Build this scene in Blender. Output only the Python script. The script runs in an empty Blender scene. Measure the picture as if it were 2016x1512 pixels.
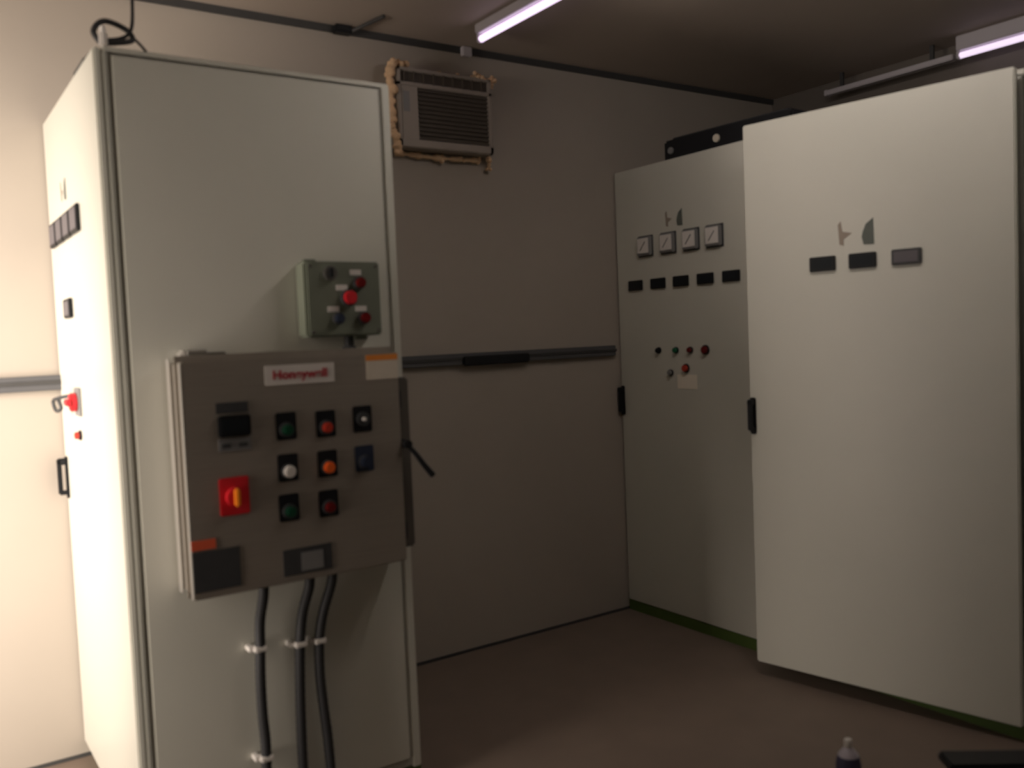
import bpy, bmesh, math, random
from mathutils import Vector, Matrix
random.seed(4)
scene = bpy.context.scene
COL = scene.collection

# ------------------------------------------------------------------ camera
yaw, pitch, roll, FPX = 0.599225516, -0.0532937133, -0.0418628578, 1781.54
cam_d = bpy.data.cameras.new('camera')
cam = bpy.data.objects.new('camera', cam_d); COL.objects.link(cam)
_f = Vector((math.sin(yaw)*math.cos(pitch), math.cos(yaw)*math.cos(pitch), math.sin(pitch)))
_r = Vector((math.cos(yaw), -math.sin(yaw), 0)); _u = _r.cross(_f)
_r2 = _r*math.cos(roll)+_u*math.sin(roll); _u2 = -_r*math.sin(roll)+_u*math.cos(roll)
m = Matrix((( _r2.x, _u2.x, -_f.x, 0), (_r2.y, _u2.y, -_f.y, 0), (_r2.z, _u2.z, -_f.z, 1.45), (0, 0, 0, 1)))
cam.matrix_world = m
cam_d.sensor_fit = 'HORIZONTAL'; cam_d.sensor_width = 36.0; cam_d.lens = 36.0*FPX/2016.0
cam_d.clip_start = 0.02
cam_d.dof.use_dof = True            # the phone missed focus: everything near is soft
cam_d.dof.focus_distance = 40.0
cam_d.dof.aperture_fstop = 2.9
scene.camera = cam

# ------------------------------------------------------------------ world, light, exposure
world = bpy.data.worlds.new('world'); scene.world = world; world.use_nodes = True
bg = world.node_tree.nodes['Background']; bg.inputs[0].default_value = (0.9, 0.85, 0.8, 1); bg.inputs[1].default_value = 0.5
scene.view_settings.view_transform = 'Standard'; scene.view_settings.look = 'None'
scene.view_settings.exposure = 0.0; scene.view_settings.gamma = 1.0
scene.view_settings.use_curve_mapping = False

def area(name, loc, target, sx, sy, power, color, spread=180):
    l = bpy.data.lights.new(name, 'AREA'); l.shape = 'RECTANGLE'; l.size = sx; l.size_y = sy
    l.energy = power; l.color = color; l.spread = math.radians(spread)
    o = bpy.data.objects.new(name, l); COL.objects.link(o); o.location = loc
    o.rotation_euler = (Vector(target)-Vector(loc)).to_track_quat('-Z', 'Y').to_euler()
    return o
# daylight coming in at the open doorway in the left wall (outside the frame)
area('doorway_daylight', (-0.95, 2.48, 1.3), (-0.22, 3.21, 1.15), 0.85, 2.1, 54, (1.0, 0.86, 0.75), 116)

# ------------------------------------------------------------------ materials
def mat(name, color, rough=0.5, metal=0.0, noise=0.06, scale=14.0, bump=0.0, spec=0.5, emit=None, es=0.0, stretch=None):
    M = bpy.data.materials.new(name); M.use_nodes = True
    nt = M.node_tree; b = nt.nodes['Principled BSDF']
    b.inputs['Roughness'].default_value = rough; b.inputs['Metallic'].default_value = metal
    b.inputs['Specular IOR Level'].default_value = spec
    c = (*color, 1)
    if noise > 0:
        tc = nt.nodes.new('ShaderNodeTexCoord'); mp = nt.nodes.new('ShaderNodeMapping')
        if stretch: mp.inputs['Scale'].default_value = stretch
        nz = nt.nodes.new('ShaderNodeTexNoise'); nz.inputs['Scale'].default_value = scale; nz.inputs['Detail'].default_value = 4
        mx = nt.nodes.new('ShaderNodeMix'); mx.data_type = 'RGBA'
        mx.inputs['A'].default_value = (*[max(0, x*(1-noise)) for x in color], 1)
        mx.inputs['B'].default_value = (*[min(1, x*(1+noise)) for x in color], 1)
        nt.links.new(tc.outputs['Object'], mp.inputs[0]); nt.links.new(mp.outputs[0], nz.inputs['Vector'])
        nt.links.new(nz.outputs['Fac'], mx.inputs['Factor']); nt.links.new(mx.outputs['Result'], b.inputs['Base Color'])
        if bump:
            bp = nt.nodes.new('ShaderNodeBump'); bp.inputs['Strength'].default_value = bump; bp.inputs['Distance'].default_value = 0.01
            nt.links.new(nz.outputs['Fac'], bp.inputs['Height']); nt.links.new(bp.outputs[0], b.inputs['Normal'])
    else:
        b.inputs['Base Color'].default_value = c
    if emit:
        b.inputs['Emission Color'].default_value = (*emit, 1); b.inputs['Emission Strength'].default_value = es
    return M

M_paint = mat('cabinet_paint', (0.62, 0.62, 0.55), 0.38, noise=0.03, scale=3)
M_frame = mat('cabinet_frame_paint', (0.42, 0.42, 0.37), 0.45, noise=0.03)
M_gap = mat('dark_gasket', (0.03, 0.03, 0.028), 0.8, noise=0.0)
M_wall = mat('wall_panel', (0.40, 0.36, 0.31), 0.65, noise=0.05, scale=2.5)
M_wall_dk = mat('wall_panel_dimmed', (0.16, 0.14, 0.12), 0.7, noise=0.05)  # wall colour darkened to cut bounced light and deepen the shade
M_ceil = mat('ceiling_board', (0.50, 0.43, 0.37), 0.7, noise=0.08, scale=2)
M_floor = mat('floor_vinyl', (0.19, 0.145, 0.115), 0.6, noise=0.14, scale=5, bump=0.05)
M_trim = mat('dark_trim', (0.05, 0.05, 0.05), 0.6, noise=0.1)
M_steel = mat('brushed_steel', (0.40, 0.365, 0.315), 0.42, 0.5, noise=0.12, scale=8, stretch=(1, 1, 30))
M_steel_lit_edge_lug = mat('steel_lit_edge_lug', (0.75, 0.72, 0.68), 0.3, 0.75, noise=0.03)  # paler steel: light from the left put into the box's side strips; also the lug
M_black = mat('black_plastic', (0.012, 0.013, 0.015), 0.45, noise=0.0, spec=0.25)
M_rubber = mat('black_rubber', (0.02, 0.021, 0.023), 0.6, noise=0.1, scale=60)
M_dgrey = mat('dark_grey_plate', (0.05, 0.052, 0.055), 0.5, noise=0.15, scale=40)
M_screen = mat('dark_screen', (0.012, 0.015, 0.018), 0.5, noise=0.0, spec=0.2)
M_screen_grey = mat('grey_screen', (0.14, 0.13, 0.14), 0.5, noise=0.0, spec=0.2)
M_mgrey = mat('mid_grey_plastic', (0.22, 0.22, 0.22), 0.5, noise=0.05)
M_white = mat('white_plastic', (0.75, 0.72, 0.68), 0.45, noise=0.03)
M_offwhite = mat('off_white_label', (0.68, 0.62, 0.52), 0.6, noise=0.08, scale=30)
M_red = mat('red_plastic', (0.65, 0.02, 0.03), 0.4, noise=0.05)
M_red_text = mat('red_lettering', (0.45, 0.03, 0.05), 0.5, noise=0.0)
M_redlamp = mat('red_lens', (0.5, 0.05, 0.03), 0.2, noise=0.0)
M_dredlamp = mat('dark_red_lens', (0.16, 0.012, 0.012), 0.25, noise=0.0)
M_orange = mat('orange_lens', (0.9, 0.16, 0.03), 0.25, noise=0.0)
M_orange_l = mat('orange_label', (0.75, 0.26, 0.04), 0.6, noise=0.05)
M_redor_l = mat('red_orange_label', (0.75, 0.12, 0.05), 0.6, noise=0.05)
M_green = mat('green_lens', (0.01, 0.07, 0.035), 0.3, noise=0.0)
M_green2 = mat('bright_green_lens', (0.01, 0.14, 0.06), 0.3, noise=0.0)
M_blue = mat('dark_blue_plastic', (0.03, 0.04, 0.07), 0.35, noise=0.0)
M_yellow = mat('yellow_knob', (0.85, 0.28, 0.02), 0.4, noise=0.0)
M_station = mat('grey_green_cast_box', (0.17, 0.19, 0.145), 0.5, noise=0.06, scale=20)
M_chrome = mat('dull_chrome', (0.6, 0.6, 0.58), 0.25, 0.9, noise=0.03)
M_plinth = mat('green_plinth', (0.07, 0.12, 0.02), 0.6, noise=0.1)
M_plinth_d = mat('dark_plinth', (0.03, 0.032, 0.025), 0.6, noise=0.1)
M_flange = mat('brown_grey_flange', (0.11, 0.10, 0.085), 0.5, noise=0.05)
M_foam = mat('expanding_foam', (0.72, 0.50, 0.31), 0.85, noise=0.2, scale=25, bump=0.6)
M_acbody = mat('air_conditioner_plastic', (0.33, 0.29, 0.25), 0.55, noise=0.04)
M_acgrille = mat('air_conditioner_grille', (0.075, 0.06, 0.045), 0.7, noise=0.1, scale=30)
M_rail = mat('grey_trunking', (0.09, 0.092, 0.098), 0.5, noise=0.06)
M_tube = mat('lit_tube', (0.9, 0.85, 0.95), 0.3, noise=0.0, emit=(0.95, 0.74, 1.0), es=1.3)
M_tube2 = mat('lit_tube_weak', (0.9, 0.85, 0.95), 0.3, noise=0.0, emit=(0.95, 0.78, 1.0), es=0.9)
M_batten = mat('lamp_housing', (0.55, 0.52, 0.55), 0.4, noise=0.03)
M_paper = mat('white_paper', (0.90, 0.84, 0.72), 0.6, noise=0.03)
M_emblem = mat('grey_green_emblem', (0.10, 0.115, 0.10), 0.5, noise=0.1, scale=50)
M_emblem_w = mat('brown_grey_emblem', (0.30, 0.25, 0.20), 0.5, noise=0.1, scale=50)
M_cream = mat('cream_case', (0.52, 0.45, 0.40), 0.6, noise=0.05)
M_bottle = mat('pale_bottle', (0.55, 0.52, 0.58), 0.35, noise=0.04)
M_label_b = mat('blue_bottle_label', (0.07, 0.065, 0.13), 0.5, noise=0.15, scale=40)

# ------------------------------------------------------------------ mesh helpers
class MB:
    def __init__(s): s.v = []; s.f = []; s.mi = []; s.mats = []
    def _m(s, m):
        if m not in s.mats: s.mats.append(m)
        return s.mats.index(m)
    def add_bm(s, bm, m):
        o = len(s.v); k = s._m(m); bm.verts.ensure_lookup_table(); bm.verts.index_update()
        s.v += [tuple(v.co) for v in bm.verts]
        for f in bm.faces: s.f.append([o+v.index for v in f.verts]); s.mi.append(k)
        bm.free(); return s
    def box(s, x0, x1, y0, y1, z0, z1, m, bev=0.0, seg=2):
        bm = bmesh.new(); bmesh.ops.create_cube(bm, size=1)
        for v in bm.verts:
            v.co = Vector(((x0+x1)/2+v.co.x*(x1-x0), (y0+y1)/2+v.co.y*(y1-y0), (z0+z1)/2+v.co.z*(z1-z0)))
        if bev: bmesh.ops.bevel(bm, geom=bm.edges[:], offset=bev, segments=seg, affect='EDGES')
        return s.add_bm(bm, m)
    def cyl(s, c, axis, r, h, m, r2=None, n=28, bev=0.0):
        """c = centre, axis = direction, h = full height"""
        bm = bmesh.new(); bmesh.ops.create_cone(bm, cap_ends=True, segments=n, radius1=r, radius2=r if r2 is None else r2, depth=h)
        if bev:
            bmesh.ops.bevel(bm, geom=[e for e in bm.edges if len(e.link_faces) == 2 and any(len(f.verts) > 4 for f in e.link_faces)], offset=bev, segments=2, affect='EDGES')
        q = Vector(axis).to_track_quat('Z', 'Y')
        for v in bm.verts: v.co = q @ v.co + Vector(c)
        return s.add_bm(bm, m)
    def lathe(s, prof, c, m, n=28):
        o = len(s.v); k = s._m(m)
        for r, z in prof:
            for i in range(n):
                a = 2*math.pi*i/n; s.v.append((c[0]+r*math.cos(a), c[1]+r*math.sin(a), c[2]+z))
        for j in range(len(prof)-1):
            for i in range(n):
                a, b = o+j*n+i, o+j*n+(i+1) % n
                s.f.append([a, b, b+n, a+n]); s.mi.append(k)
        s.f.append([o+i for i in range(n)][::-1]); s.mi.append(k)
        s.f.append([o+(len(prof)-1)*n+i for i in range(n)]); s.mi.append(k)
        return s
    def prism(s, pts, y0, y1, m):
        """outline in x,z extruded along y"""
        o = len(s.v); k = s._m(m); n = len(pts)
        for y in (y0, y1):
            for p in pts: s.v.append((p[0], y, p[1]))
        s.f.append([o+i for i in range(n)]); s.mi.append(k)
        s.f.append([o+n+i for i in range(n)][::-1]); s.mi.append(k)
        for i in range(n):
            j = (i+1) % n; s.f.append([o+i, o+n+i, o+n+j, o+j]); s.mi.append(k)
        return s
    def tube(s, pts, r, m, n=14, rib=0.0):
        """swept round tube through pts (smoothed); r may be a function of index"""
        P = [Vector(p) for p in pts]; Q = []
        for i in range(len(P)-1):
            p0, p1, p2, p3 = P[max(i-1, 0)], P[i], P[i+1], P[min(i+2, len(P)-1)]
            for t in [j/10 for j in range(10)]:
                Q.append(0.5*((2*p1)+(-p0+p2)*t+(2*p0-5*p1+4*p2-p3)*t*t+(-p0+3*p1-3*p2+p3)*t**3))
        Q.append(P[-1]); o = len(s.v); k = s._m(m)
        T = (Q[1]-Q[0]).normalized(); N = T.orthogonal().normalized()
        for i, q in enumerate(Q):
            T = (Q[min(i+1, len(Q)-1)]-Q[max(i-1, 0)]).normalized()
            N = (N - T*N.dot(T)).normalized(); B = T.cross(N)
            rr = (r(i/len(Q)) if callable(r) else r)+(rib if i % 2 else 0)
            for a in range(n):
                w = 2*math.pi*a/n; s.v.append(tuple(q+N*math.cos(w)*rr+B*math.sin(w)*rr))
        for i in range(len(Q)-1):
            for a in range(n):
                b = (a+1) % n; s.f.append([o+i*n+a, o+i*n+b, o+(i+1)*n+b, o+(i+1)*n+a]); s.mi.append(k)
        s.f.append([o+a for a in range(n)][::-1]); s.mi.append(k)
        s.f.append([o+(len(Q)-1)*n+a for a in range(n)]); s.mi.append(k)
        return s
    def build(s, name, parent=None, label=None, smooth=False, loc=None, rotz=None):
        me = bpy.data.meshes.new(name); me.from_pydata(s.v, [], s.f)
        for m_ in s.mats: me.materials.append(m_)
        for p, k in zip(me.polygons, s.mi): p.material_index = k; p.use_smooth = smooth
        if smooth: me.set_sharp_from_angle(angle=math.radians(35))
        bm = bmesh.new(); bm.from_mesh(me); bmesh.ops.recalc_face_normals(bm, faces=bm.faces[:]); bm.to_mesh(me); bm.free()
        o = bpy.data.objects.new(name, me); COL.objects.link(o); o.parent = parent
        if loc: o.location = loc
        if rotz is not None: o.rotation_euler = (0, 0, rotz)
        if label: o['label'] = label
        return o

def thing(name, label, cat, loc, rotz=0.0, group=None):
    o = bpy.data.objects.new(name, None); COL.objects.link(o); o.empty_display_size = 0.1
    o.location = loc; o.rotation_euler = (0, 0, rotz); o['label'] = label; o['category'] = cat
    if group: o['group'] = group
    return o
def tag(o, label, cat, group=None):
    o['label'] = label; o['category'] = cat
    if group: o['group'] = group
    return o
def struct(o):
    o['kind'] = 'structure'; return o
def copy_part(o, parent, loc):
    c = o.copy(); COL.objects.link(c); c.parent = parent; c.location = loc
    for g in list(o.children):
        d = g.copy(); COL.objects.link(d); d.parent = c
    return c
def text_mesh(name, s, size, parent, loc, m, width=None, extrude=0.0006, bold=0.0):
    cu = bpy.data.curves.new(name, 'FONT'); cu.body = s; cu.size = size; cu.extrude = extrude; cu.offset = bold
    cu.align_x = 'CENTER'; cu.align_y = 'CENTER'
    t = bpy.data.objects.new('tmp', cu); COL.objects.link(t)
    dg = bpy.context.evaluated_depsgraph_get(); me = bpy.data.meshes.new_from_object(t.evaluated_get(dg))
    bpy.data.objects.remove(t)
    me.materials.clear(); me.materials.append(m)
    xs = [v.co.x for v in me.vertices]; w = max(xs)-min(xs); k = (width/w) if width else 1
    for v in me.vertices: v.co = Vector((v.co.x*k, -v.co.z, v.co.y))
    o = bpy.data.objects.new(name, me); COL.objects.link(o); o.parent = parent; o.location = loc
    return o

YB, H, XR = 3.54, 2.76, 4.34
XL, YF = -0.78, -1.6
# ------------------------------------------------------------------ room
struct(MB().box(XL-0.1, XR+0.1, YF-0.1, YB+0.1, -0.1, 0, M_floor).build('floor'))
struct(MB().box(XL-0.1, XR+0.1, YF-0.1, YB+0.1, H, H+0.1, M_ceil).build('ceiling'))
struct(MB().box(XL-0.1, XR+0.1, YB, YB+0.1, 0, H, M_wall).build('wall_back'))
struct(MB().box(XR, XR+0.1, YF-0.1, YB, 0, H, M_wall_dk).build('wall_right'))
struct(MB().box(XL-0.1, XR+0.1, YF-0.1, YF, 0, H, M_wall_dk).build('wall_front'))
DY0, DY1, DZ = 2.03, 3.00, 2.45        # open doorway
struct(MB().box(XL-0.1, XL, YF, DY0, 0, H, M_wall).box(XL-0.1, XL, DY1, YB, 0, H, M_wall)
       .box(XL-0.1, XL, DY0, DY1, DZ, H, M_wall).build('wall_left'))
struct(MB().box(XL-0.11, XL+0.02, DY0-0.05, DY0, 0, DZ+0.05, M_frame).box(XL-0.11, XL+0.02, DY1, DY1+0.05, 0, DZ+0.05, M_frame)
       .box(XL-0.11, XL+0.02, DY0, DY1, DZ, DZ+0.05, M_frame).build('trim_2'))
# dark joint strip between ceiling and back wall, and joint at the floor
struct(MB().box(XL, XR, YB-0.014, YB, H-0.028, H, M_trim).build('trim_1'))
struct(MB().box(XL, XR, YB-0.008, YB, 0, 0.012, M_trim).build('baseboard_back'))

# ------------------------------------------------------------------ cabinet fittings
R90 = -math.pi/2
def panel_meter(parent, x, z, y=0.0, w=0.10, h=0.05, scr=None, frame=None):
    o = MB().box(-w/2, w/2, -0.012, 0.0, -h/2, h/2, frame or M_black, 0.003).box(-w/2+0.006, w/2-0.006, 0, 0.03, -h/2+.005, h/2-.005, M_black).build('panel_meter', parent, loc=(x, y, z))
    MB().box(-w/2+0.010, w/2-0.010, -0.0135, -0.0115, -h/2+0.009, h/2-0.009, scr or M_screen).build('screen', o)
    return o
def pilot(parent, x, z, m, r=0.011, name='pilot_light', y=0.0):
    return MB().cyl((0, -0.004, 0), (0, 1, 0), r*1.35, 0.008, M_black, bev=0.001).cyl((0, -0.012, 0), (0, 1, 0), r, 0.018, m, bev=0.003).build(name, parent, smooth=True, loc=(x, y, z))
def swing_handle(parent, x, z, y=0.0):
    return MB().box(-0.014, 0.014, -0.008, 0.0, -0.075, 0.075, M_black, 0.004).box(-0.011, 0.011, -0.034, -0.020, -0.06, 0.068, M_black, 0.005)\
        .box(-0.011, 0.011, -0.034, -0.004, 0.045, 0.068, M_black, 0.004).box(-0.011, 0.011, -0.03, -0.004, -0.06, -0.045, M_black, 0.004).build('handle', parent, label='black swing handle', loc=(x, y, z))
def emblem(parent, x, z, k=1.0, y=0.0):
    a = MB().prism([(-0.055*k, 0.035*k), (-0.045*k, 0.045*k), (-0.040*k, 0.012*k), (-0.008*k, 0.004*k), (-0.036*k, -0.014*k), (-0.036*k, -0.034*k), (-0.050*k, -0.030*k)], -0.0015, 0.0, M_emblem_w).build('emblem_stroke', parent, loc=(x, y, z))
    MB().prism([(0.028*k, 0.005*k), (0.038*k, 0.028*k), (0.062*k, 0.045*k), (0.064*k, -0.038*k), (0.030*k, -0.036*k), (0.024*k, -0.012*k)], -0.002, 0.0, M_emblem).build('emblem_block', a)
    return a

def cabinet_shell(root, w, depth, ztop, zb=0.054, plinth=M_plinth, side_right=True):
    MB().box(0.01, w-0.01, 0.03, depth, zb+0.006, ztop-0.012, M_frame, 0.004).box(0.0, w, 0.026, depth, ztop-0.022, ztop, M_paint, 0.004).build('body', root)
    MB().box(0.006, w-0.006, 0.003, depth-0.02, 0.0, zb-0.002, plinth).build('plinth', root, label='dark green base of the cabinet')

ZT = 2.256
# --- small cabinet against the back wall, right row
c1 = thing('electrical_cabinet', 'light grey electrical cabinet in the back right corner with four square gauges', 'cabinet', (3.094, 3.535, 0), R90)
cabinet_shell(c1, 1.0, 0.75, ZT)
d = MB().box(0.004, 0.996, 0.0, 0.024, 0.054, ZT-0.004, M_paint, 0.004).build('door', c1)
swing_handle(d, 0.020, 1.095)
emblem(d, 0.415, 1.970, 0.95)
gs = None
for y in (3.311, 3.153, 3.003, 2.859):
    x = 3.535-y
    if gs is None:
        gs = MB().box(-0.046, 0.046, -0.022, 0, -0.046, 0.046, M_mgrey, 0.004).box(-0.052, 0.052, -0.006, 0.0, -0.052, 0.052, M_dgrey, 0.002).build('square_gauge', c1, label='square analogue gauge', loc=(x, 0, 1.861))
        MB().box(-0.038, 0.038, -0.0245, -0.021, -0.034, 0.038, M_white).prism([(-0.02, -0.02), (0.016, 0.022), (0.018, 0.020), (-0.017, -0.022)], -0.026, -0.0245, M_black).build('dial', gs)
    else: copy_part(gs, c1, (x, 0, 1.861))
pm = None
for y in (3.391, 3.231, 3.077, 2.922, 2.767):
    x = 3.535-y
    if pm is None: pm = panel_meter(c1, x, 1.674)
    else: copy_part(pm, c1, (x, 0, 1.674))
for y, m_, r in ((3.243, M_black, .012), (3.125, M_green2, .012), (3.031, M_dredlamp, .012), (2.935, M_dredlamp, .017)):
    pilot(c1, 3.535-y, 1.348, m_, r)
pilot(c1, 3.535-3.062, 1.262, M_redlamp, 0.016, 'push_button')
pilot(c1, 3.535-3.165, 1.240, M_mgrey, 0.012, 'push_button')
MB().box(-0.066, 0.060, -0.002, 0, -0.034, 0.034, M_paper).build('paper_label', d, loc=(0.478, 0, 1.198))

# --- large cabinet with its door standing ajar
c2 = thing('electrical_cabinet', 'light grey electrical cabinet with tall door ajar and three dark meters, right side', 'cabinet', (3.094, 2.532, 0), R90)
cabinet_shell(c2, 1.015, 0.75, ZT)
MB().box(0.04, 0.975, 0.0265, 0.031, 0.10, ZT-0.05, M_frame).build('mounting_plate', c2)
ang = math.atan2(0.175, 0.985)
# the door's origin is its free (left) edge, hinge at local x = 1.0
d2 = MB().box(0.0, 1.0, 0.0, 0.026, 0.060, ZT-0.003, M_paint, 0.005).box(0.02, 0.98, 0.024, 0.034, 0.085, ZT-0.03, M_gap).build('door', c2)
d2.location = (2.532-2.500, 2.880-3.094, 0); d2.rotation_euler = (0, 0, ang)
swing_handle(d2, 0.016, 1.083)
emblem(d2, 0.455, 1.772, 1.15)
p0 = panel_meter(d2, 0.330, 1.672, w=0.102, h=0.056)
p1 = copy_part(p0, d2, (0.485, 0, 1.672))
panel_meter(d2, 0.645, 1.672, w=0.104, h=0.056, scr=M_screen_grey, frame=M_dgrey)  # greyer screen: a reflection put into the colour
# --- the next cabinet, only its edge is in the frame
c3 = thing('electrical_cabinet', 'light grey electrical cabinet cut off by the right edge of the photo', 'cabinet', (3.094, 1.510, 0), R90)
cabinet_shell(c3, 1.0, 0.75, ZT)
d3 = MB().box(0.035, 0.996, 0.0, 0.024, 0.054, ZT-0.004, M_paint, 0.004).build('door', c3)
swing_handle(d3, 0.060, 1.095)

# --- left cabinet: front faces the doorway, wide side panel faces the camera
YA, XA0, XA1 = 2.585, 0.486, 1.345
c4 = thing('electrical_cabinet', 'tall light grey electrical cabinet at left, its wide side panel carrying the steel control box', 'cabinet', (XA0, 3.535, 0), R90)
wA, dA = 3.535-YA, XA1-XA0
MB().box(0.0, wA-0.006, 0.028, dA, 0.06, ZT-0.006, M_frame, 0.008).box(0.0, wA-0.002, 0.022, dA, ZT-0.018, ZT, M_paint, 0.004)\
    .box(wA-0.012, wA, 0.020, 0.036, 0.06, ZT-0.01, M_frame, 0.004).box(wA-0.012, wA, dA-0.030, dA, 0.06, ZT-0.01, M_paint, 0.004)\
    .box(0.0, wA-0.006, 0.028, dA, 0.0, 0.06, M_plinth).build('body', c4)  # left corner post takes the darker paint to stand for its shaded strip
MB().box(wA-0.008, wA+0.001, 0.043, dA-0.040, 0.095, ZT-0.022, M_paint, 0.003).build('side_panel', c4)
MB().box(0.004, wA-0.003, -0.001, 0.021, 0.06, ZT-0.004, M_paint, 0.005).build('door', c4)
dA_ = c4.children[-1]
for y in (3.405, 3.265, 3.125, 2.985):
    x = 3.535-y
    if y == 3.405: q = panel_meter(c4, x, 1.853, y=-0.001, w=0.122, h=0.080, scr=M_screen_grey)
    else: copy_part(q, c4, (x, -0.001, 1.853))
panel_meter(c4, 3.535-3.215, 1.597, y=-0.001, w=0.12, h=0.062, scr=M_screen_grey)
swing_handle(dA_, 0.10, 1.02, -0.001)
dA_.children[-1].location.x = 0.045
# red rotary isolator with a padlock loop, a red lamp and a label
iso = MB().box(-0.045, 0.045, -0.008, 0, -0.045, 0.045, M_mgrey, 0.002).cyl((0, -0.018, 0), (0, 1, 0), 0.030, 0.022, M_red, bev=0.004).box(-0.034, 0.034, -0.042, -0.026, -0.011, 0.011, M_red, 0.004).build('isolator_switch', c4, loc=(3.535-3.16, -0.001, 1.297))
MB().tube([(-0.06, -0.01, 0.02), (-0.10, -0.045, 0.012), (-0.15, -0.055, 0), (-0.135, -0.05, -0.03), (-0.10, -0.04, -0.022), (-0.115, -0.045, 0.008)], 0.006, M_dgrey).build('padlock_shackle', iso, smooth=True)
pilot(c4, 3.535-3.16, 1.190, M_redlamp, 0.012, y=-0.001)
MB().box(-0.05, 0.05, -0.002, 0, -0.03, 0.03, M_white).build('paper_label', dA_, loc=(0.375, -0.001, 1.13))
em = emblem(dA_, 0.34, 1.967, 0.8, -0.001)

# ------------------------------------------------------------------ stainless control box on the side panel
BX0, BX1, BZ0, BZ1, BYF = 0.618, 1.247, 0.786, 1.417, 2.425
bx = thing('control_box', 'stainless steel control box with push buttons mounted on side of the left cabinet', 'control box', (BX0, 0, 0))
bx.location = (BX0, YA-0.001, 0)
W = BX1-BX0; D = YA-0.001-BYF
MB().box(0.004, W-0.004, -D+0.030, -0.002, BZ0+0.006, BZ1-0.004, M_steel, 0.004)\
    .box(-0.004, W+0.010, -D+0.052, -D+0.060, BZ0-0.004, BZ1+0.016, M_steel, 0.002)\
    .box(-0.004, -0.001, -0.052, -0.020, BZ0, BZ1+0.008, M_steel_lit_edge_lug)\
    .box(0.01, W-0.01, -D+0.022, -D+0.032, BZ0+0.01, BZ1-0.01, M_gap).build('body', bx)
bd = MB().box(0, W, -D, -D+0.022, BZ0, BZ1, M_steel, 0.004).box(-0.0025, 0.0015, -D+0.001, -D+0.024, BZ0+0.002, BZ1-0.002, M_steel_lit_edge_lug).build('door', bx)
lug = MB().box(0.03, 0.075, -0.055, 0.0, BZ1+0.004, BZ1+0.030, M_steel_lit_edge_lug, 0.006).build('mounting_lug', bx, label='dull steel lug on top of the box')
MB().box(0.085, 0.150, -0.07, -0.01, BZ1-0.002, BZ1+0.022, M_chrome, 0.005).cyl((0.065, -0.075, BZ1+0.022), (1, 0, 0), 0.009, 0.05, M_chrome).build('latch', bx)
MB().box(W-0.001, W+0.012, -D+0.01, -D+0.04, BZ0+0.06, BZ0+0.115, M_dgrey, 0.003).build('latch', bx)
MB().box(W-0.001, W+0.012, -D+0.01, -D+0.04, BZ1-0.17, BZ1-0.115, M_dgrey, 0.003).build('latch', bx)
# side disconnect flange and black lever
MB().box(W, W+0.050, -D+0.035, -0.012, BZ0+0.03, BZ1-0.08, M_flange, 0.006).build('disconnect_flange', bx)
MB().tube([(W+0.004, -D-0.012, 1.146), (W+0.035, -D-0.018, 1.108), (W+0.062, -D-0.020, 1.070), (W+0.090, -D-0.020, 1.036)], lambda t: 0.0065+0.0035*t, M_black).cyl((W+0.012, -D+0.012, 1.138), (0, 1, 0), 0.013, 0.07, M_black, bev=0.002).build('lever_handle', bx, smooth=True, label='black disconnect lever')
def X(x): return x-BX0
F0 = -D
# name plate with its lettering
npl = MB().box(-0.102, 0.102, -0.002, 0, -0.027, 0.028, M_white, 0.0008).build('name_plate', bx, label='white plate with red lettering', loc=(X(0.940), F0, 1.3675))
text_mesh('lettering', 'Honeywell', 0.034, npl, (0.0, -0.0028, 0.0), M_red_text, width=0.158, bold=0.0009)
wl = MB().box(-0.051, 0.051, -0.0015, 0, -0.036, 0.020, M_offwhite).build('warning_label', bx, label='off-white label with an orange top band', loc=(X(1.194), F0, 1.374))
MB().box(-0.051, 0.051, -0.0018, 0, 0.020, 0.037, M_orange_l).build('label_band', wl)
MB().box(-0.043, 0.043, -0.002, 0, -0.014, 0.014, M_dgrey).build('legend_plate', bx, loc=(X(0.744), F0, 1.289))
tc = MB().box(-0.044, 0.044, -0.013, 0, -0.028, 0.030, M_black, 0.004).build('controller', bx, label='black digital controller', loc=(X(0.746), F0, 1.239))
MB().box(-0.034, 0.034, -0.0145, -0.012, -0.014, 0.020, M_screen).build('screen', tc)
MB().box(-0.044, 0.044, -0.003, 0, -0.016, 0.018, M_mgrey, 0.001).box(-0.036, -0.012, -0.006, 0, -0.006, 0.006, M_dgrey).box(0.010, 0.034, -0.006, 0, -0.006, 0.006, M_dgrey).build('keypad', bx, label='grey keypad strip under the controller', loc=(X(0.746), F0, 1.188))
# emergency stop: red plate, knob
es = MB().box(-0.040, 0.040, -0.004, 0, -0.050, 0.052, M_red, 0.003).build('stop_switch', bx, label='red square plate with an orange rotary knob', loc=(X(0.737), F0, 1.050))
MB().cyl((0, -0.012, 0), (0, 1, 0), 0.026, 0.02, M_red, bev=0.003).build('knob_base', es, smooth=True)
MB().box(-0.007, 0.007, -0.036, -0.016, -0.024, 0.024, M_yellow, 0.004).build('knob', es)
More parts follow.
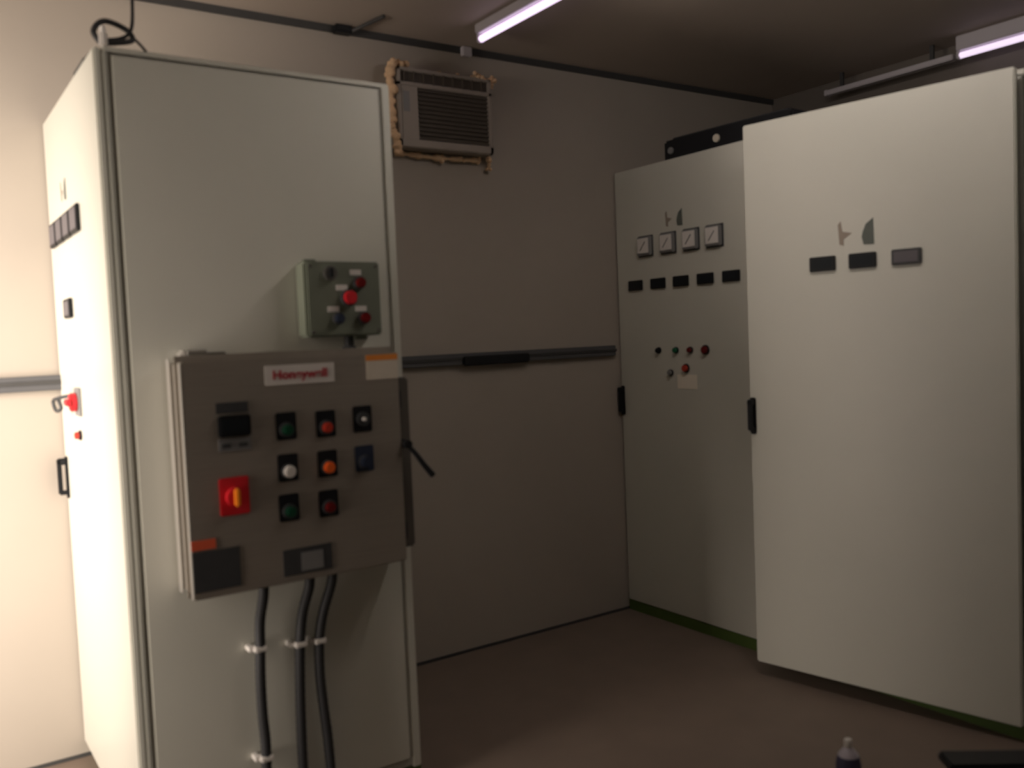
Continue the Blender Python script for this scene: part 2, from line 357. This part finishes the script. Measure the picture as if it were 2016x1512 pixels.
# push buttons on black legend plates
def station_button(x, z, m_, lens=0.015, plate=M_black, h=0.076, w=0.058, dz=-0.010):
    b = MB().box(-w/2, w/2, -0.003, 0, -h/2, h/2, plate, 0.003).cyl((0, -0.006, dz), (0, 1, 0), 0.021, 0.010, M_dgrey, bev=0.001).build('push_button', bx, loc=(X(x), F0, z), smooth=True)
    MB().cyl((0, -0.014, dz), (0, 1, 0), lens, 0.016, m_, bev=0.004).build('lens', b, smooth=True)
    return b
station_button(0.891, 1.226, M_green); station_button(0.890, 1.110, M_white, 0.017); station_button(0.887, 0.998, M_green)
station_button(1.008, 1.222, M_redlamp); station_button(1.007, 1.108, M_orange, 0.0165); station_button(1.004, 0.994, M_dredlamp)
station_button(1.122, 1.226, M_white, 0.006, dz=0.0); station_button(1.122, 1.110, M_blue, 0.018, plate=M_blue)
lp = MB().box(-0.062, 0.062, -0.002, 0, -0.056, 0.052, M_dgrey).build('data_plate', bx, label='dark grey plate at lower left of the door', loc=(X(0.680), F0, 0.862))
MB().box(-0.05, 0.014, -0.0022, 0, -0.012, 0.014, M_redor_l).build('orange_sticker', bx, label='orange-red sticker above the dark plate', loc=(X(0.666), F0, 0.931))
lp2 = MB().box(-0.072, 0.072, -0.002, 0, -0.034, 0.040, M_dgrey).build('data_plate', bx, label='wide dark plate at the bottom of the door', loc=(X(0.934), F0, 0.840))
MB().box(-0.02, 0.045, -0.003, 0, -0.026, 0.026, M_mgrey).build('data_table', lp2)

# ------------------------------------------------------------------ grey green push button station
gx0, gx1, gz0, gz1, gy = 1.003, 1.238, 1.470, 1.690, 2.500
gb = thing('push_button_station', 'grey-green push button box above the stainless control box on the cabinet side', 'switch box', (gx0, YA-0.001, 0))
gw = gx1-gx0; gd = YA-0.001-gy
MB().box(0, gw, -gd+0.016, -0.001, gz0, gz1, M_station, 0.006).box(0.02, 0.06, -0.02, -0.001, gz1-0.004, gz1+0.012, M_station, 0.003).box(gw-0.06, gw-0.02, -0.02, -0.001, gz0-0.012, gz0+0.004, M_station, 0.003).build('body', gb)
MB().box(0, gw, -gd, -gd+0.014, gz0, gz1, M_station, 0.005).build('cover', gb)
for sx, sz in ((0.014, gz0+0.014), (gw-0.014, gz0+0.014), (0.014, gz1-0.014), (gw-0.014, gz1-0.014)):
    MB().cyl((0, -0.001, 0), (0, 1, 0), 0.005, 0.004, M_chrome).build('screw', gb, loc=(sx, -gd, sz))
kl = MB().cyl((0, -0.006, 0), (0, 1, 0), 0.022, 0.012, M_chrome, bev=0.003).build('selector_switch', gb, smooth=True, loc=(1.075-gx0, -gd, 1.655))
MB().box(-0.005, 0.005, -0.022, -0.012, -0.014, 0.014, M_black, 0.002).build('selector_knob', kl)
def small_btn(x, z, m_, r, px, pz):
    b = MB().cyl((0, -0.008, 0), (0, 1, 0), r*1.25, 0.016, M_dgrey, bev=0.002).build('push_button', gb, smooth=True, loc=(x-gx0, -gd, z))
    MB().cyl((0, -0.020, 0), (0, 1, 0), r, 0.014, m_, bev=0.003).build('button_cap', b, smooth=True)
    MB().box(-0.018, 0.018, -0.002, 0, -0.008, 0.008, M_white).build('legend_plate', gb, loc=(px-gx0, -gd, pz))
small_btn(1.166, 1.627, M_dredlamp, 0.015, 1.158, 1.658)
small_btn(1.130, 1.583, M_red, 0.020, 1.112, 1.613)
small_btn(1.094, 1.522, M_blue, 0.014, 1.082, 1.550)
small_btn(1.176, 1.522, M_dredlamp, 0.015, 1.170, 1.550)
# short conduit from the station down into the steel box
st = MB().cyl((1.145, 2.54, 1.447), (0, 0, 1), 0.014, 0.055, M_rubber).cyl((1.145, 2.54, 1.432), (0, 0, 1), 0.020, 0.014, M_dgrey, n=6).build('conduit_fitting', smooth=False)
tag(st, 'short dark fitting joining the grey-green button box to the steel control box', 'conduit')

# ------------------------------------------------------------------ flexible conduits
def conduit(pts, clamps, label, r=0.0145):
    base = Vector((pts[-1][0], pts[-1][1], 0))
    t = thing('flexible_conduit', label, 'conduit', base, group='black conduits hanging from the control box')
    L = [tuple(Vector(p)-base) for p in pts]
    MB().tube(L, r, M_rubber, rib=0.0008).build('hose', t, smooth=True)
    top = Vector(L[0])
    MB().cyl(top+Vector((0, 0, -0.006)), (0, 0, 1), r*1.35, 0.022, M_chrome, n=8).build('gland', t)
    for (cx, cy, cz) in clamps:
        c = Vector((cx, cy, cz))-base; dy = YA-0.002-cy
        MB().box(c.x-r-0.004, c.x+r+0.004, c.y-r-0.003, c.y+r+0.003, c.z-0.008, c.z+0.008, M_white, 0.003).box(c.x-r-0.016, c.x-r-0.002, c.y+0.0, dy+c.y, c.z-0.007, c.z+0.007, M_white, 0.001).build('clamp', t, label='pale metal clamp')
cy = 2.545
conduit([(0.834, 2.52, 0.788), (0.832, 2.52, 0.74), (0.826, cy, 0.66), (0.822, cy, 0.58), (0.818, cy, 0.49), (0.818, cy, 0.39), (0.822, cy, 0.30), (0.819, cy, 0.18), (0.816, cy, 0.02)], [(0.821, cy, 0.582), (0.821, cy, 0.260)], 'black flexible conduit under the control box, leftmost, standing apart from the other two')
conduit([(0.972, 2.52, 0.788), (0.970, 2.52, 0.74), (0.955, cy, 0.66), (0.942, cy, 0.575), (0.936, cy, 0.48), (0.932, cy, 0.37), (0.930, cy, 0.25), (0.930, cy, 0.13), (0.930, cy, 0.02)], [(0.941, cy, 0.568)], 'black flexible conduit under the control box, middle of the three')
conduit([(1.042, 2.52, 0.788), (1.040, 2.52, 0.74), (1.020, cy, 0.65), (1.002, cy, 0.57), (0.998, cy, 0.47), (1.003, cy, 0.37), (1.012, cy, 0.26), (1.016, cy, 0.14), (1.016, cy, 0.02)], [(1.001, cy, 0.565)], 'black flexible conduit under the control box, rightmost, nearest the cabinet edge')

# ------------------------------------------------------------------ trunking along the back wall
rt = thing('wall_trunking', 'dark grey horizontal trunking along the back wall at chest height', 'trunking', (0, YB-0.001, 1.355))
MB().box(-0.75, 3.05, -0.028, 0, -0.028, 0.024, M_rail, 0.003).build('channel', rt)
MB().box(-0.75, 3.05, -0.034, -0.028, -0.006, 0.006, M_trim).build('cover_strip', rt)
MB().box(2.13, 2.50, -0.044, -0.028, -0.034, 0.010, M_black, 0.006).build('cable_bundle', rt, label='darker thick stretch of the trunking')

# ------------------------------------------------------------------ window air conditioner
ac = thing('air_conditioner', 'window air conditioner set high in the back wall with ragged foam edges', 'air conditioner', (1.83, YB, 2.27))
aw, ah, ad = 0.475, 0.335, 0.10
MB().box(0, aw, -ad+0.02, 0.0, 0, ah, M_acbody, 0.004).build('casing', ac)
fr = MB()
fr.box(0.0, aw, -ad, -ad+0.022, 0.0, 0.035, M_acbody, 0.004)
fr.box(0.0, aw, -ad, -ad+0.022, 0.255, 0.275, M_acbody, 0.004)
fr.box(0.0, aw, -ad, -ad+0.022, ah-0.016, ah, M_acbody, 0.004)
fr.box(aw-0.020, aw, -ad, -ad+0.022, 0.0, ah, M_acbody, 0.004)
fr.box(0.0, 0.018, -ad, -ad+0.022, 0.0, ah, M_acbody, 0.004)
fr.build('front_frame', ac)
MB().box(0.016, 0.098, -ad+0.003, -ad+0.02, 0.03, 0.258, M_acbody, 0.003).box(0.026, 0.056, -ad+0.0015, -ad+0.004, 0.15, 0.235, M_mgrey).build('control_panel', ac)
g = MB().box(0.098, aw-0.018, -ad+0.014, -ad+0.02, 0.03, 0.258, M_acgrille)
for i in range(12): g.box(0.100, aw-0.020, -ad+0.006, -ad+0.015, 0.038+i*0.0185, 0.047+i*0.0185, M_acgrille)
g.build('grille', ac)
g = MB().box(0.016, aw-0.018, -ad+0.012, -ad+0.02, 0.273, ah-0.014, M_acgrille)
for i in range(9): g.box(0.03+i*0.049, 0.036+i*0.049, -ad+0.002, -ad+0.014, 0.274, ah-0.015, M_acgrille)
g.build('air_outlet', ac)
def foam(pts, rs, name='foam_seal'):
    rnd = random.Random(len(pts)*7+int(pts[0][0]*1000))
    b = MB()
    N = len(rs)
    b.tube(pts, lambda t: rs[min(N-1, int(t*N))]*(1+0.3*math.sin(t*31)+0.2*math.sin(t*73+1)), M_foam, n=12)
    for p in pts:
        for k in range(2):
            bm = bmesh.new(); bmesh.ops.create_icosphere(bm, subdivisions=2, radius=rs[0]*rnd.uniform(0.7, 1.15))
            off = Vector((rnd.uniform(-.014, .014), rnd.uniform(-.01, .006), rnd.uniform(-.014, .014)))
            for v in bm.verts: v.co = v.co+Vector(p)+off
            b.add_bm(bm, M_foam)
    return b.build(name, ac, smooth=True)
foam([(-0.012, -0.085, 0.345), (-0.028, -0.085, 0.30), (-0.024, -0.085, 0.24), (-0.022, -0.08, 0.18), (-0.026, -0.08, 0.12), (-0.032, -0.08, 0.085), (-0.014, -0.085, 0.045), (-0.008, -0.085, 0.0), (-0.012, -0.085, -0.030)], [0.017, 0.016, 0.014, 0.014])
foam([(-0.010, -0.08, 0.352), (0.02, -0.08, 0.352), (0.045, -0.08, 0.350)], [0.013, 0.011])
foam([(0.08, -0.03, 0.345), (0.16, -0.03, 0.342), (0.25, -0.03, 0.344), (0.34, -0.03, 0.341), (0.42, -0.03, 0.343)], [0.010, 0.008])
foam([(0.405, -0.085, 0.345), (0.43, -0.085, 0.345)], [0.010])
foam([(0.478, -0.09, 0.345), (0.484, -0.09, 0.325), (0.484, -0.08, 0.300)], [0.012, 0.010])
foam([(0.02, -0.02, -0.012), (0.12, -0.02, -0.016), (0.24, -0.025, -0.020), (0.35, -0.025, -0.018), (0.45, -0.02, -0.014)], [0.012, 0.010])
foam([(0.486, -0.03, 0.01), (0.492, -0.03, -0.02), (0.488, -0.03, -0.05)], [0.011, 0.008])

# ------------------------------------------------------------------ ceiling strip lamps
def strip_lamp(x, y0, y1, z, mt, label, off_from=None):
    t = thing('strip_light', label, 'ceiling light', (x, y0, H))
    L = y1-y0; zz = z-H+0.020
    MB().box(-0.025, 0.025, 0.0, L, zz, -0.001, M_batten, 0.004).build('housing', t)
    MB().cyl((0, L/2, z-H), (0, 1, 0), 0.014, L-0.02, mt, n=20).build('tube', t, smooth=True)
    for yy in (0.004, L-0.004):
        MB().box(-0.016, 0.016, yy-0.008, yy+0.008, z-H-0.016, zz+0.004, M_batten, 0.004).build('lamp_holder', t)
    return t
strip_lamp(2.13, 2.46, 3.25, 2.700, M_tube, 'lit violet-white ceiling strip light ending near the back wall above the air conditioner')
M_tube_added = mat('added_tube_bright', (0.9, 0.88, 0.85), 0.3, noise=0.0, emit=(1.0, 0.9, 0.82), es=44)
strip_lamp(2.13, 0.95, 2.42, 2.700, M_tube_added, 'added bright strip light out of view overhead, lighting the right cabinets')  # unseen lamp added to light the right cabinets from above
s2 = strip_lamp(4.22, 1.05, 2.35, 2.672, M_tube2, 'dim violet ceiling strip light above the cabinets on the right')
tk = thing('ceiling_streak_bar', 'added grey bar standing in for the fading streak of the right strip light', 'trunking', (4.22, 2.37, H))
MB().box(-0.018, 0.018, 0, 0.70, -0.100, -0.074, M_batten, 0.004).box(-0.006, 0.006, 0.10, 0.12, -0.076, -0.001, M_trim).box(-0.006, 0.006, 0.60, 0.62, -0.076, -0.001, M_trim).build('channel', tk)  # made-up bar that catches lamp light, imitating the streak as it fades
MB().box(-0.020, 0.020, 0.69, 0.71, -0.102, -0.072, M_batten, 0.003).build('end_cap', tk)

# bracket and little spout of cable at the wall/ceiling joint
lk = MB().box(1.585, 1.665, YB-0.05, YB-0.002, 2.725, 2.757, M_black, 0.006).tube([(1.655, YB-0.03, 2.735), (1.69, YB-0.10, 2.748), (1.72, YB-0.22, 2.752)], 0.008, M_trim).build('cable_clip')
tag(lk, 'dark clip with a cable stub where ceiling meets the back wall', 'cable clip')
bk = MB().box(2.20, 2.25, YB-0.04, YB-0.015, 2.715, 2.757, M_batten, 0.004).build('junction_box')
tag(bk, 'small pale junction box on the back wall under the lit strip light', 'junction box')

# ------------------------------------------------------------------ things on top of the cabinets
cb = MB()
cb.tube([(0.52, 2.63, ZT+0.012), (0.50, 2.64, ZT+0.05), (0.53, 2.65, ZT+0.085), (0.585, 2.66, ZT+0.075), (0.60, 2.65, ZT+0.045), (0.555, 2.64, ZT+0.028), (0.515, 2.64, ZT+0.022)], 0.0075, M_rubber)
cb.tube([(0.515, 2.64, ZT+0.03), (0.57, 2.65, ZT+0.045), (0.60, 2.66, ZT+0.075), (0.617, 2.70, ZT+0.16), (0.63, 2.76, ZT+0.30), (0.64, 2.82, H-0.003)], 0.005, M_rubber)
cb.tube([(0.595, 2.65, ZT+0.058), (0.625, 2.66, ZT+0.035), (0.655, 2.68, ZT+0.010)], 0.004, M_rubber)
tag(cb.build('cable', smooth=True), 'thin dark cable looped on top of left cabinet and rising to the ceiling', 'cable')
pc = MB().box(0.508, 0.528, 2.60, 2.625, ZT+0.001, ZT+0.045, M_white, 0.006).cyl((0.518, 2.612, ZT+0.048), (0, 0, 1), 0.008, 0.02, M_white, bev=0.002).build('cable_gland', smooth=False)
tag(pc, 'small pale cable gland on the near corner of the left cabinet top', 'cable gland')
dk = MB().box(0.500, 0.560, 2.80, 2.98, ZT+0.001, ZT+0.035, M_dgrey, 0.008).cyl((0.53, 2.83, ZT+0.040), (0, 0, 1), 0.014, 0.02, M_dgrey, bev=0.003).build('cable_connector', smooth=False)
tag(dk, 'low dark connector lying on the front edge of the left cabinet top', 'connector')
fu = thing('fan_unit', 'long black fan unit with two pale fittings on top of the corner cabinet', 'fan unit', (3.16, 3.24, ZT+0.001), R90+0.05)
MB().box(0, 0.74, 0, 0.26, 0, 0.105, M_black, 0.012).box(0.03, 0.70, 0.03, 0.23, 0.10, 0.118, M_rubber, 0.006).build('housing', fu)
MB().cyl((0.055, -0.006, 0.05), (0, 1, 0), 0.016, 0.014, M_mgrey, bev=0.003).build('fitting', fu, smooth=True)
MB().cyl((0.335, -0.006, 0.055), (0, 1, 0), 0.018, 0.014, M_offwhite, bev=0.003).build('fitting', fu, smooth=True)

# ------------------------------------------------------------------ things low at the right edge
cs = thing('storage_case', 'pale case with black lid and black front, cut off by the lower right corner', 'case', (2.06, 1.17, 0), -math.radians(38))
MB().box(0.0, 0.46, 0.0, 0.075, 0.0, 0.347, M_cream, 0.008).build('body', cs)
MB().box(-0.022, 0.48, -0.004, 0.080, 0.347, 0.372, M_black, 0.006).build('lid', cs)
MB().box(0.012, 0.45, -0.004, 0.001, 0.305, 0.346, M_black, 0.002).build('front_panel', cs)
bo = thing('bottle', 'pale bottle with a dark blue label standing at the lower right of the photo', 'bottle', (2.10, 1.51, 0))
MB().lathe([(0.030, 0), (0.033, 0.006), (0.033, 0.205), (0.033, 0.235), (0.027, 0.262), (0.015, 0.278), (0.010, 0.284), (0.010, 0.292)], (0, 0, 0), M_bottle).build('flask', bo, smooth=True)
MB().lathe([(0.0336, 0.09), (0.0338, 0.235), (0.0285, 0.259), (0.0275, 0.259)], (0, 0, 0), M_label_b).build('label_wrap', bo, smooth=True)
MB().lathe([(0.011, 0.284), (0.011, 0.302), (0.009, 0.305)], (0, 0, 0), M_white).build('cap', bo, smooth=True)
